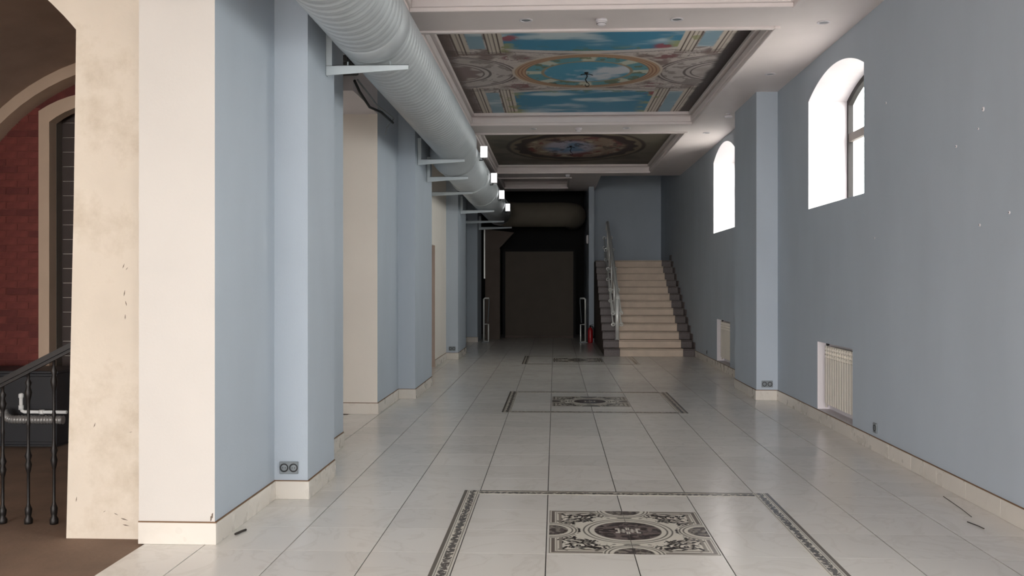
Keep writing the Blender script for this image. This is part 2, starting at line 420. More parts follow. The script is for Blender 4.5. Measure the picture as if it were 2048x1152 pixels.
for pi, (yc, x0, x1, hy) in enumerate([(5.56, -.652, 1.515, 1.04), (11.62, -.62, 1.535, 1.02), (17.85, -.615, 1.57, .95)]):
    pe = empty('floor_inlay', (0, 0, 0)); pe.parent = floor
    n = [250, 150, 90][pi]
    q = []
    for sx in (0, 1):      # two tile columns, so that the joint between them stays open
        a, b = (-HM, -.0016) if sx == 0 else (.0016, HM)
        o = printed('medallion_tile', a, b, -HM, HM, n // 2, n, medallion, .0012, 'printed', pe); o.location = (PATCX, yc, 0)
    L = 2 * hy
    nb = [420, 260, 140][pi]
    for side in (-1, 1):
        xs = x0 if side < 0 else x1
        o = printed('border_strip', *((xs, xs + BW) if side < 0 else (xs - BW, xs)), yc - hy, yc + hy, 40, nb,
                    lambda X, Y, xs=xs: band(np.abs(X - xs), Y), .0012, 'printed', pe)
        ye = yc + side * hy
        o = printed('border_strip', x0 + BW, x1 - BW, *((ye, ye + BW) if side < 0 else (ye - BW, ye)), nb, 40,
                    lambda X, Y, ye=ye: band(np.abs(Y - ye), X), .0012, 'printed', pe)

# ================================================================== RIGHT WALL
WT = .5
def arch_pts(yc, hw, z0, z1, z2, n=20, off=0):
    hw -= off; z0 += off; r = z2 - z1; R = (hw * hw + r * r) / (2 * r); a0 = math.asin(hw / R); zc = z2 - off - R
    return [(yc - hw, z0), (yc + hw, z0)] + [(yc + R * math.sin(a0 - 2 * a0 * k / n), zc + R * math.cos(a0 - 2 * a0 * k / n)) for k in range(n + 1)]
def boolean(o, cutters):
    for c in cutters:
        md = o.modifiers.new('cut', 'BOOLEAN'); md.object = c; md.solver = 'EXACT'; md.operation = 'DIFFERENCE'
    dg = bpy.context.evaluated_depsgraph_get(); dg.update()
    me = bpy.data.meshes.new_from_object(o.evaluated_get(dg)); old = o.data; o.modifiers.clear(); o.data = me
    me.name = old.name; bpy.data.meshes.remove(old)
    for c in cutters: m = c.data; bpy.data.objects.remove(c); bpy.data.meshes.remove(m)
wr = B(XR, XR + WT, FRONT, 25.3, 0, 4.9).build('wall_right', ['blue', 'white'])
tag(wr, 'grey-blue papered right wall with two arched windows', None, None, 'structure')
NICHE = [(8.915, 10.09), (15.06, 16.27)]
cs = []
for yc, hw, a, b, c in WIN: cs.append(MB().prism(arch_pts(yc, hw, a, b, c), 'x', XR - .1, XR + WT + .1).build('cut', 'white'))
for y0, y1 in NICHE: cs.append(B(XR - .1, XR + .13, y0, y1, .134, .866).build('cut', 'white'))
boolean(wr, cs)
if len(wr.data.materials) < 2: wr.data.materials.append(M['white'])
for p in wr.data.polygons:
    c = p.center; inn = XR + .001 < c.x < XR + WT - .001 and abs(c.z - 2.45) < 2.44 and FRONT + .01 < c.y < 25.29
    p.material_index = 1 if inn else 0
def marks(parent):
    for (y, z, s) in [(8.02, 3.05, 1), (6.64, 2.47, 1), (6.23, 2.657, 1.6), (6.3, 2.538, .8), (5.88, 1.942, 1), (6.28, 1.889, 1), (8.3, 1.9, .8)]:
        mb = MB(); mb.lathe([(.004, 0), (.011 * s, -.002), (.009 * s, -.006), (.003, -.007)], (0, 0, 0), 10, 0, 'x')
        mb.lathe([(.003, -.006), (.003, -.010)], (0, 0, 0), 6, 1, 'x')
        mb.build('wall_anchor', ['white', 'socketd'], parent, (XR, y, z))
marks(wr)
# pier on the right wall
tag(B(2.58, XR, 11.87, 13.27, 0, ZC).build('wall_right_pier', 'blue'), 'pale blue pier projecting between the two arched windows', None, None, 'structure')

# windows
for wi, (yc, hw, a, b, c) in enumerate(WIN):
    we = struct('window_%d' % (wi + 1), 'arched window with dark frame in deep white reveal, ' + ('nearer one', 'beyond the pier', 'unseen one added for light beside the viewer', 'unseen one added for light by the entrance')[wi])
    X0, X1 = XR + WT - .075, XR + WT - .02
    out = arch_pts(yc, hw - .002, a + .002, b, c - .002); inn = arch_pts(yc, hw, a, b, c, off=.055)
    mb = MB(); n = len(out)
    vs = [(X0, *p) for p in out] + [(X0, *p) for p in inn] + [(X1, *p) for p in out] + [(X1, *p) for p in inn]; fs = []
    for i in range(n):
        j = (i + 1) % n
        fs += [(i, j, n + j, n + i), (2 * n + i, 3 * n + i, 3 * n + j, 2 * n + j), (n + i, n + j, 3 * n + j, 3 * n + i), (i, 2 * n + i, 2 * n + j, j)]
    mb.add(vs, fs); mb.fix = True; mb.build('window_frame', 'frame', we)
    zt = 3.12 if wi == 0 else 3.2
    B(X0 + .004, X1 - .004, yc - hw + .05, yc + hw - .05, zt - .045, zt + .045).build('transom', 'bar', we)
    for k in (-1 / 3, 1 / 3):
        yy = yc + k * hw; B(X0 + .004, X1 - .004, yy - .028, yy + .028, a + .05, zt - .045).build('mullion', 'frame', we)
        B(X0 + .004, X1 - .004, yy - .028, yy + .028, zt + .045, c - .06 - .02).build('mullion', 'frame', we)
    zs = [(a + .05, zt - .04), (zt + .04, None)]
    xm = (X0 + X1) / 2
    MB().prism([(yc - hw + .05, a + .05), (yc + hw - .05, a + .05), (yc + hw - .05, zt - .04), (yc - hw + .05, zt - .04)], 'x', xm - .003, xm + .003).build('pane', 'glass', we)
    top = arch_pts(yc, hw, a, b, c, off=.05)[2:]
    MB().prism([(yc - hw + .05, zt + .04), (yc + hw - .05, zt + .04)] + top, 'x', xm - .003, xm + .003).build('pane', 'glass', we)

# radiators
def radiator(y0, y1, label, n):
    e = tag(empty('radiator', (XR + .075, (y0 + y1) / 2, .18)), label, 'radiator', 'wall radiators in niches')
    L = y1 - y0; p = L / n
    me = MB()
    me.bbox(-.030, -.020, -p / 2 + .011, p / 2 - .011, .03, .52, .003)
    me.bbox(-.022, .035, -.009, .009, .02, .60, .004)
    for zz in (.545, .587, .629): me.bbox(-.030, .0, -p / 2 + .010, p / 2 - .010, zz, zz + .018, .003)
    me.bbox(-.03, .0, -.007, .007, .52, .645, .003)
    me.box(-.012, .018, -p / 2, p / 2, .555, .585); me.box(-.012, .018, -p / 2, p / 2, .03, .06)
    m = me.mesh('section', 'rad')
    B(.038, .042, -L / 2, L / 2, .03, .64).build('shade_sheet', 'radshade', e)  # added dark sheet, its colour paints the shade between the sections
    for k in range(n): link('section', m, e, (0, -L / 2 + p * (k + .5), 0))
    MB().lathe([(.012, 0), (.018, .01), (.018, .045), (.012, .05)], (.0, L / 2 - .02, .648), 12).build('bleed_valve', 'socketd', e)
    MB().tube([(.003, L / 2 - .003, .045), (.003, L / 2 + .035, .045), (.003, L / 2 + .035, -.02)], .011, 10).build('supply_pipe', 'rad', e)
radiator(8.97, 9.99, 'white ribbed radiator in wall niche under the nearer arched window', 13)
radiator(15.12, 16.17, 'white ribbed radiator in wall niche behind the blue pier', 13)

# ================================================================== LEFT WALL
wl = struct('wall_left', 'left wall of cream and blue piers with side openings')
def block(name, x0, x1, y0, y1, z0, z1, ym='cream', xm='blue', parent=wl):
    mb = B(x0, x1, y0, y1, z0, z1); mb.mi = [0, 0, 0, 1, 0, 1]
    return mb.build(name, [ym, xm], parent)
block('wall_block', -2.395, -1.95, 5.165, 8.35, 0, ZC, 'cream_dim')
block('pier', -1.955, -1.715, 6.28, 7.04, 0, ZC, 'blue', 'blue')
block('wall_block', -3.6, -2.03, 10.39, 13.385, 0, ZC)
block('pier', -2.035, -1.81, 11.78, 13.385, 0, ZC, 'blue', 'blue')
# wall with a doorway between second and third pier (cream)
block('wall_block', -2.6, -2.14, 13.385, 14.7, 0, ZC, 'cream', 'cream')
block('wall_block', -2.6, -2.14, 16.25, 17.93, 0, ZC, 'door', 'cream')
block('lintel', -2.6, -2.14, 14.7, 16.25, 2.17, ZC, 'cream', 'cream')
block('pier', -2.6, -1.905, 17.92, 19.54, 0, ZC, 'blue', 'blue')
block('wall_block', -2.7, -2.24, 19.54, 23.19, 0, ZC, 'blue', 'blue')
block('pier', -2.6, -1.968, 23.18, 24.44, 0, ZC, 'blue', 'blue')
d1 = struct('door_1', 'salmon door leaf set in the left doorway')
B(-2.58, -2.53, 14.7, 16.25, 0, 2.17).build('door_leaf', 'door', d1)
MB().tube([(-2.53, 14.85, 1.02), (-2.47, 14.85, 1.02), (-2.47, 14.97, 1.02)], .01, 8).build('door_handle', 'chrome', d1)
# lintel over first side opening, with rolled shutter slot
block('lintel', -3.6, -2.03, 9.12, 10.39, 3.435, ZC, 'white', 'white')
block('lintel', -3.6, -1.95, 8.35, 8.42, 3.62, ZC, 'white', 'blue')
sh = struct('trim_1', 'dark rolled shutter slats above the side opening')
for k in range(9):
    y = 8.46 + k * .072
    MB().lathe([(.028, -3.5), (.034, -3.48), (.034, -1.98), (.028, -1.96)], (0, y, 3.60 + .015 * (k % 2)), 10, 0, 'x').build('slat', 'slat', sh)
block('shutter_box_side', -3.6, -1.95, 8.42, 9.12, 3.66, ZC, 'black', 'black')

# baseboards
def baseboard(name, segs, label, H=.13):
    e = struct(name, label); cache = {}
    for (ax, p, a, b, sgn) in segs:      # ax: direction of run, p: wall plane, sgn: side the board projects to
        L = b - a; n = max(1, round(L / T)); l = L / n
        t = .012
        for k in range(n):
            key = (ax, round(l, 4), sgn)
            if key not in cache:
                q = (0, t) if sgn > 0 else (-t, 0)
                mb = MB()
                if ax == 'y': mb.bbox(q[0], q[1], .0008, l - .0008, 0, H - .007, .0012)
                else: mb.bbox(.0008, l - .0008, q[0], q[1], 0, H - .007, .0012)
                cache[key] = mb.mesh('baseboard_tile', 'base')
            link('baseboard_tile', cache[key], e, (p, a + k * l, .0005) if ax == 'y' else (a + k * l, p, .0005))
        q = sorted((p, p + sgn * (t - .004)))
        mb = B(q[0], q[1], a, b, H - .007, H) if ax == 'y' else B(a, b, q[0], q[1], H - .007, H)
        mb.build('joint_strip', 'capstrip', e)
    return e
baseboard('baseboard_right', [('y', XR, FRONT + .3, 11.87, -1), ('x', 11.87, 2.568, XR - .012, -1), ('y', 2.58, 11.87, 13.27, -1), ('y', XR, 13.282, 18.8, -1)], 'pale marble skirting along the right wall')
baseboard('baseboard_left', [('x', 5.165, -2.395, -1.938, -1), ('y', -1.95, 5.165, 6.268, 1), ('x', 6.28, -1.95, -1.703, -1), ('y', -1.715, 6.28, 7.04, 1), ('y', -1.95, 7.04, 8.35, 1),
     ('x', 10.39, -2.9, -2.018, -1), ('y', -2.03, 10.39, 11.768, 1), ('x', 11.78, -2.03, -1.798, -1), ('y', -1.81, 11.78, 13.385, 1),
     ('y', -2.14, 13.385, 14.7, 1), ('y', -2.14, 16.25, 17.91, 1), ('x', 17.92, -2.14, -1.893, -1), ('y', -1.905, 17.92, 19.54, 1), ('y', -2.24, 19.54, 23.17, 1), ('x', 23.18, -2.235, -1.956, -1)], 'pale marble skirting around the left piers')

# ================================================================== SIDE ROOM (left)
# plaster pillar carrying an arch
ax0, ax1 = -5.56, -2.832
def arcp(cx, half, z0, phi, n=28):
    R = half / math.sin(phi); zc = z0 - R * math.cos(phi)
    return [(cx + R * math.sin(phi - 2 * phi * k / n), zc + R * math.cos(phi - 2 * phi * k / n)) for k in range(n + 1)]
ar = arcp((ax0 + ax1) / 2, (ax1 - ax0) / 2, 3.0, math.radians(50))      # from right springing to left springing
wp = MB()
# right pillar, left pillar, spandrel as strips
y0, y1 = 5.29, 5.85
wp.prism([(-2.892, -.012), (-2.38, -.012), (-2.38, ZC), (ax1, ZC), (ax1, 3.0), (-2.846, 2.0), (-2.868, 1.0)], 'y', y0, y1)
wp.prism([(-7.2, -.012), (ax0 - .04, -.012), (ax0, 3.0), (ax0, ZC), (-7.2, ZC)], 'y', y0, y1)
for k in range(len(ar) - 1):
    p, q = ar[k], ar[k + 1]; wp.prism([p, (p[0], ZC), (q[0], ZC), q], 'y', y0, y1)
tag(wp.build('wall_side_arch', 'plaster'), 'worn beige plaster pillar and arch beside the side room', None, None, 'structure')
wpl = bpy.data.objects['wall_side_arch']
for (x, z, l, a) in [(-2.545, 1.60, .03, 1.2), (-2.525, 1.585, .02, .9), (-2.54, 1.44, .035, 1.4), (-2.53, 1.38, .03, 1.8), (-2.535, 1.30, .03, 1.5), (-2.72, .66, .03, 1.2), (-2.50, .62, .02, .3),
                     (-2.59, .135, .025, -.4), (-2.54, .105, .045, -.3), (-2.53, .07, .04, -.2), (-2.66, .15, .02, .6), (-2.83, .22, .03, 1.4)]:
    c_, s_ = math.cos(a) * l / 2, math.sin(a) * l / 2
    MB().prism([(-c_ , -s_), (-c_ * .2 + s_ * .16, -s_ * .2 - c_ * .16), (c_, s_), (-c_ * .1 - s_ * .14, -s_ * .1 + c_ * .14)], 'y', -.002, .004).build('plaster_chip', 'chip', wpl, (x, y0, z))
for (x, z) in [(-1.965, .165), (-1.972, .15)]:
    MB().prism([(-.004, -.018), (.003, -.012), (.005, .016), (-.003, .010)], 'y', -.002, .004).build('plaster_chip', 'chip', wl, (x, 5.165, z))
# barrel vault
VC, VZ, VR = -4.0, 1.57, 2.21
n = 30; pts = []
for k in range(n + 1):
    a = PI - (PI * .742) * k / n; pts.append((VC + VR * math.cos(a), VZ + VR * math.sin(a)))
mb = MB()
for k in range(n):
    p, q = pts[k], pts[k + 1]
    o = lambda r: (VC + (r[0] - VC) * 1.05, VZ + (r[1] - VZ) * 1.05)
    mb.prism([p, q, o(q), o(p)], 'y', 5.85, 9.0)
for f in range(len(mb.sm)): mb.sm[f] = False
tag(mb.build('ceiling_vault', 'vault'), 'brown plaster barrel vault over the side room', None, None, 'structure')
tag(B(-6.3, -6.2, 5.85, 9.2, 0, 4.2).build('wall_side_room_end', 'vault'), 'brown plaster end wall of the side room', None, None, 'structure')
tag(B(-7.2, -3.4, 5.85, 10.5, 4.0, 4.15).build('ceiling_side_room', 'vault'), 'slab above the side room', None, None, 'structure')
# arch band in front of brick wall
mb = MB(); R0, R1 = 2.10, 2.24
for k in range(n):
    a = PI - PI * .742 * k / n; b = PI - PI * .742 * (k + 1) / n
    P = lambda t, r: (VC + r * math.cos(t), VZ + r * math.sin(t))
    mb.prism([P(a, R0), P(b, R0), P(b, R1), P(a, R1)], 'y', 8.78, 9.0)
tag(mb.build('trim_2', 'band'), 'beige plaster arch band above the brick wall', None, None, 'structure')
# brick wall with arched recess
YB = 9.0
wb = tag(B(-6.3, -5.185, YB, YB + .4, 0, 4.2).build('wall_brick', 'mortar'), 'dark red brick wall seen through the side arch', None, None, 'structure')
B(-3.9, -3.5, YB, YB + .4, 0, 4.2).build('wall_core', 'mortar', wb); B(-5.185, -3.9, YB, YB + .4, 3.38, 4.2).build('wall_core', 'mortar', wb)
bw, bh = .232, .0725
bme = [MB().bbox(.003, bw - .003, -.005, .02, .003, bh - .003, .003).mesh('brick', m) for m in ('brick', 'brick2')]
hme = [MB().bbox(.003, bw / 2 - .003, -.005, .02, .003, bh - .003, .003).mesh('brick', m) for m in ('brick', 'brick2')]
for r in range(50):
    for c in range(5):
        x = -5.19 - bw * (c + 1) + (bw / 2 if r % 2 else 0); 
        m = random.choice((0, 0, 1))
        if x + bw > -5.18: link('brick', hme[m], wb, (x, YB - random.uniform(0, .003), r * bh))
        else: link('brick', bme[m], wb, (x, YB - random.uniform(0, .004), r * bh))
# surround
cxa, nA = -4.545, 12
def sarc(xl, zs, rise):
    half = cxa - xl; R = (half * half + rise * rise) / (2 * rise); a0 = math.asin(half / R); zc = zs + rise - R
    return [(cxa + R * math.sin(-a0 + 2 * a0 * k / nA), zc + R * math.cos(-a0 + 2 * a0 * k / nA)) for k in range(nA + 1)]
oa = sarc(-5.19, 3.23, .19); ia = sarc(-5.08, 3.12, .18)
mb = MB()
mb.prism([(-5.19, 0), (-5.08, 0), ia[0], oa[0]], 'y', YB - .03, YB + .1); mb.prism([(-3.9, 0), oa[-1], ia[-1], (-4.01, 0)], 'y', YB - .03, YB + .1)
for k in range(nA): mb.prism([ia[k], ia[k + 1], oa[k + 1], oa[k]], 'y', YB - .03, YB + .1)
mb.build('arch_surround', 'band', wb)
mb = MB()
for k in range(nA): mb.prism([oa[k], oa[k + 1], (oa[k + 1][0], 3.5), (oa[k][0], 3.5)], 'y', YB - .002, YB + .1)
mb.build('wall_core', 'brick2', wb)
B(-5.2, -5.077, YB + .1, YB + .24, 0, 3.4).build('reveal', 'reveal', wb)
B(-5.2, -3.8, YB + .1, YB + .24, 3.27, 3.45).build('reveal', 'reveal', wb)
B(-5.2, -3.6, YB + .22, YB + .42, 0, 3.4).build('recess_core', 'lmort', wb)
dm = MB().bbox(.0, .30, -.012, .02, .003, .147, .003).mesh('block', 'dblock'); dm2 = MB().bbox(.0, .15, -.012, .02, .003, .147, .003).mesh('block', 'dblock')
for r in range(22):
    for c in range(4):
        x = -5.077 + c * .303 - (.15 if r % 2 else 0)
        if x < -5.08: link('block', dm2, wb, (-5.077, YB + .215, r * .150))
        else: link('block', dm, wb, (x, YB + .215, r * .150))
tag(B(-3.7, -3.6, YB, 10.45, 0, ZC).build('wall_side_return', 'cream'), 'cream return wall inside the side opening', None, None, 'structure')

# black cabinet, pipes
cb = tag(empty('black_cabinet', (-5.4, 8.3, 0)), 'low black cabinet standing against the red brick wall', 'cabinet')
MB().bbox(-.77, .86, -.16, .3, .02, .675, .006).build('body', 'blackbox', cb)
MB().bbox(-.79, .89, -.19, .32, .675, .70, .005).build('top', 'blackbox', cb)
for k in range(2): MB().bbox(-.76 + k * .82, .03 + k * .82, -.178, -.161, .05, .65, .004).build('door', 'blackbox', cb)
B(-.76, .84, -.12, .28, 0, .02).build('plinth', 'blackbox', cb)
pp = tag(empty('drain_pipe', (-4.80, 8.02, .3)), 'white plastic elbow pipe in front of the black cabinet', 'pipe')
MB().tube([(.42, .0, .04), (.03, .0, .04), (.01, 0, .05), (0, 0, .075), (0, 0, .18)], .016, 10).build('pipe', 'wpipe', pp)
MB().lathe([(.022, .02), (.022, .06)], (0, 0, .04), 12, 0, 'z').build('coupling', 'wpipe', pp)
MB().lathe([(.021, .17), (.021, .21)], (.0, 0, .04), 12, 0, 'x').build('coupling', 'wpipe', pp)
MB().lathe([(.012, .16), (.022, .17), (.022, .2), (.008, .21)], (0, 0, 0), 12).build('valve', 'wpipe', pp)
fx = tag(empty('flexible_hose', (-4.80, 7.96, .26)), 'grey corrugated hose below the white elbow pipe', 'hose')
pts = []; rs = []
for k in range(70):
    t = k / 69
    if t < .3: a = PI - (PI / 2) * (t / .3) * 1.0; p = (-.04 + .09 * math.cos(a) , 0, .11 - .09 * math.sin(a))
    else: p = (-.04 + (t - .3) / .7 * .46, 0, .02)
    pts.append(p); rs.append(.036 + .005 * math.sin(k * 2.2))
MB().tube(pts, rs, 12).build('hose', 'gpipe', fx)

# iron railing
rl = tag(empty('iron_railing', (-3.095, 5.6, 0)), 'black wrought-iron railing with turned balusters beside the plaster pillar', 'railing')
prof = [(.024, 0), (.026, .012), (.026, .03), (.016, .05), (.02, .07), (.022, .10), (.014, .12), (.009, .14), (.009, .34), (.014, .36), (.021, .40), (.013, .43), (.022, .46), (.013, .49), (.009, .52), (.009, .66), (.013, .68), (.009, .70), (.009, .83), (.014, .85), (.022, .89), (.012, .93), (.020, .955), (.009, .98)]
def balus(x, y, top, z0):
    s = (top - z0); pr_ = [(r, z0 + t * (s / 1.02)) for r, t in prof] + [(.009, top)]
    MB().lathe(pr_, (x, y, 0), 12).build('baluster', 'iron', rl)
Zr = lambda x: 1.045 + (x - (.015)) * .50
for x, y, z0 in ((.12, .0, -.012), (-.045, .0, -.012), (-.21, -.0, -.012), (-.375, 0, -.012), (-.54, 0, -.012)):
    balus(x, y, Zr(x), z0)
pth = [(x, 0, Zr(x) + .02) for x in (.24, .0, -.3, -.62)]
mb = MB()
for a, b in zip(pth, pth[1:]):
    pass
mb.prism([(pth[0][0], pth[0][2]), (pth[0][0], pth[0][2] + .035), (pth[-1][0], pth[-1][2] + .035), (pth[-1][0], pth[-1][2])], 'y', -.026, .026)
mb.prism([(pth[0][0], pth[0][2] - .022), (pth[0][0], pth[0][2]), (pth[-1][0], pth[-1][2]), (pth[-1][0], pth[-1][2] - .022)], 'y', -.012, .012)
mb.build('handrail', 'iron', rl)

# ================================================================== FRONT OF BUILDING (behind the viewer)
wf = MB(); wf.box(-7.2, EX0, FRONT - .3, FRONT, 0, 4.9); wf.box(EX1, XR + WT, FRONT - .3, FRONT, 0, 4.9); wf.box(EX0, EX1, FRONT - .3, FRONT, EZ1, 4.9)
tag(wf.build('wall_front', 'cream'), 'front wall with the wide unseen entrance added for light', None, None, 'structure')
wf = MB(); wf.box(-7.3, -7.2, FRONT, LY0, 0, 4.2); wf.box(-7.3, -7.2, LY1, 10.5, 0, 4.2); wf.box(-7.3, -7.2, LY0, LY1, EZ1, 4.2)
tag(wf.build('wall_far_left', 'plaster'), 'outer plaster wall, side opening added for light, left of the entrance area', None, None, 'structure')

# ================================================================== CEILING
CX0, CX1 = -1.33, 2.12
COF = [(2.9, 8.17), (8.87, 14.13), (14.96, 20.32)]
cm = MB()
cm.box(-7.3, CX0, FRONT, 5.85, ZC, 4.6); cm.box(-3.6, CX0, 5.85, 24.44, ZC, 4.6)
cm.box(CX1, XR, FRONT, 21.0, ZC, 4.6)
prev = FRONT
for a, b in COF: cm.box(CX0, CX1, prev, a, ZC, 4.6); prev = b
cm.box(1.05, CX1, prev, 21.0, ZC, 4.6)
cm.box(CX0, 1.05, prev, 21.3, ZC, 4.6)
# small coffer near the end
cm.box(.36, 1.05, 21.3, 24.44, ZC, 4.6); cm.box(CX0, .36, 23.6, 24.44, ZC, 4.6)
for a, b in COF: cm.box(CX0, CX1, a, b, 4.3, 4.6)
cm.box(CX0, .36, 21.3, 23.6, 4.12, 4.6)
cm.box(1.05, XR, 21.0, 25.3, 4.75, 4.9)
ce = tag(cm.build('ceiling', 'ceil'), 'white coffered ceiling of the hall', None, None, 'structure')
def ring(name, x0, x1, y0, y1, w_, z0, z1, parent, m='ceil'):
    # four mouldings around an opening, mitre-free
    for q in ((x0, x0 + w_, y0, y1), (x1 - w_, x1, y0, y1), (x0 + w_, x1 - w_, y0, y0 + w_), (x0 + w_, x1 - w_, y1 - w_, y1)):
        MB().bbox(q[0], q[1], q[2], q[3], z0, z1, .006).build(name, m, parent)
for i, (a, b) in enumerate(COF + [(21.3, 23.6)]):
    x1 = CX1 if i < 3 else .36
    ring('coffer_moulding', CX0 - .03, x1 + .03, a - .03, b + .03, .055, ZC - .022, ZC + .02, ce)
    ring('coffer_step', CX0 , x1 , a , b , .05, ZC + .015, ZC + .10, ce)
    if i < 3: ring('coffer_crown', CX0, x1, a, b, .085, ZC + .122, ZC + .172, ce)
# murals
MX0, MX1 = CX0 + .07, CX1 - .07; MXC = (MX0 + MX1) / 2
def mural_a(X, Y):
    yc = 11.38; U = X - MXC; V = Y - yc; au, av = np.abs(U), np.abs(V)
    arch = lerp(np.broadcast_to(C(212, 198, 190), X.shape + (3,)), C(146, 124, 116), ss(.38, .68, fbm(X * 5, Y * 5, 2)))
    col = arch
    # dark line work of the painted architecture
    ln = np.abs(np.sin((fbm(X * 3.2, Y * 3.2, 11) * 9 + V * 2) * PI)); col = lerp(col, C(98, 78, 72), ss(.22, .06, ln) * .7)
    # sky bands
    sky = lerp(np.broadcast_to(C(52, 142, 178), X.shape + (3,)), C(206, 220, 224), ss(.47, .70, fbm(X * 1.3 + 3, Y * 2.6, 21)))
    edge = 1.03 + .14 * (U / .95) ** 2 - .02
    inner = ss(edge + .02, edge + .05, av + 0 * U) * ss(1.0, .97, au - .06 * (av - 1))
    col = col * (1 - inner[..., None]) + sky * inner[..., None]
    # greenery and red blossoms along sky rims
    g = inner * ss(.30, .0, av - edge) * (fbm(X * 7, Y * 9, 31) > .60); col = lerp(col, C(104, 132, 76), g * .8)
    g = inner * ss(.24, .05, 1.0 - au) * (fbm(X * 6, Y * 6, 33) > .52); col = lerp(col, C(172, 170, 96), g * .75)
    for (fx_, fy_) in ((-.90, -1.62), (.80, -1.22), (.95, 1.3)):
        k = ss(.15, .06, np.hypot((U - fx_), (V - fy_) * .9)) * (fbm(X * 12, Y * 12, 35) > .42); col = lerp(col, C(168, 62, 74), k * .9)
    # balustrade rim
    rim = ss(.075, .055, np.abs(av - edge + .04)) * (au < 1.0); col = lerp(col, C(214, 204, 198), rim * .85)
    rim = ss(.016, .008, np.abs(av - edge + .09)) * (au < 1.3); col = lerp(col, C(92, 72, 66), rim * .8)
    # columns and little sky panels either side
    cz = (av > .98 - .1 * ss(1.0, 1.5, au))
    pale = sky * .6 + C(200, 206, 204) * .4
    pan = ss(1.16, 1.18, au) * ss(1.36, 1.34, au) * ss(1.16, 1.2, av); col = col * (1 - pan[..., None]) + pale * pan[..., None]
    for u0, wd in ((.985, .022), (1.04, .014), (1.085, .018), (1.125, .012), (1.38, .018), (1.43, .012), (1.475, .022)):
        k = ss(wd + .006, wd, np.abs(au - u0)) * cz; col = lerp(col, C(216, 202, 186), k)
        k = ss(.012, .006, np.abs(au - u0 - wd - .008)) * cz; col = lerp(col, C(96, 72, 60), k)
    gv = ss(.60, .68, fbm(X * 6, Y * 5, 91)) * ss(.86, .95, au) * ss(1.2, 1.1, au) * cz; col = lerp(col, C(150, 150, 84), gv * .8)
    k = ss(1.51, 1.53, au) * cz; col = lerp(col, C(112, 88, 80), k * .8)
    for a0 in (.98, 1.04, 1.09):     # entablature lines bending round the corners
        k = ss(.014, .006, np.abs(av - a0 + .09 * np.cos((au - 1.2) * 5))) * (au > .95); col = lerp(col, C(92, 70, 64), k * .85)
    k = ss(.05, .03, np.abs(av - .93)) * (au > .95) * (fbm(X * 14, Y * 6, 95) > .5); col = lerp(col, C(128, 100, 92), k * .7)
    # side roundels
    for s_ in (-1, 1):
        R = np.hypot(U - s_ * 1.72, V)
        k = ss(.86, .83, R); col = lerp(col, C(206, 194, 188), k * .85)
        for r0, wd in ((.85, .012), (.80, .008), (.52, .014), (.44, .008)):
            col = lerp(col, C(84, 64, 60), ss(wd + .006, wd, np.abs(R - r0)) * .85)
        th = np.arctan2(V, U - s_ * 1.72)
        orn = (R < .80) & (R > .55) & (fbm(th * 5, R * 9, 41) > .57); col = lerp(col, C(120, 100, 92), orn * .6)
        if s_ < 0: col = lerp(col, C(132, 104, 100), ss(.43, .36, R + .05 * np.sin(th * 9)) * .85)
        else: col = lerp(col, C(150, 128, 118), ss(.43, .30, R + .06 * np.sin(th * 7)) * .35)
    # spandrel ornaments
    for s_ in (-1, 1):
        k = ss(.20, .10, np.hypot((au - .86), (av - .76) * 1.3)) * (fbm(X * 8, Y * 8, 51) > .5); col = lerp(col, C(140, 84, 86), k * .8)
    # middle roundel
    R = np.hypot(U, V); th = np.arctan2(V, U)
    k = ss(.94, .92, R); col = lerp(col, C(214, 198, 180), k)
    k = ss(.905, .885, R); br = lerp(np.broadcast_to(C(150, 96, 66), X.shape + (3,)), C(196, 156, 118), ss(.3, .7, np.abs(np.sin(R * 70)))); col = col * (1 - k[..., None]) + br * k[..., None]
    k = ss(.765, .75, R); seg = np.abs(np.sin(th * 4)); bnd = lerp(np.broadcast_to(C(206, 206, 186), X.shape + (3,)), C(92, 160, 172), ss(.35, .6, seg))
    bnd = lerp(bnd, C(112, 120, 74), (fbm(X * 9, Y * 9, 61) > .62) * .8); col = col * (1 - k[..., None]) + bnd * k[..., None]
    k = ss(.575, .56, R); col = lerp(col, C(170, 148, 116), k)
    k = ss(.535, .52, R); sk2 = lerp(np.broadcast_to(C(70, 160, 192), X.shape + (3,)), C(214, 216, 222), ss(.42, .66, fbm(X * 3.1, Y * 3.1, 71))); col = col * (1 - k[..., None]) + sk2 * k[..., None]
    # dark drapery border on the window side
    k = ss(MX1 - .20, MX1 - .12, X + .07 * (fbm(Y * 5, X * 2, 81) - .5)); col = lerp(col, C(62, 50, 48), k)
    k = ss(MX0 + .14, MX0 + .02, X); col = lerp(col, C(96, 78, 74), k * .8)
    return (col * .86 + col.mean(-1, keepdims=True) * .14) * .95
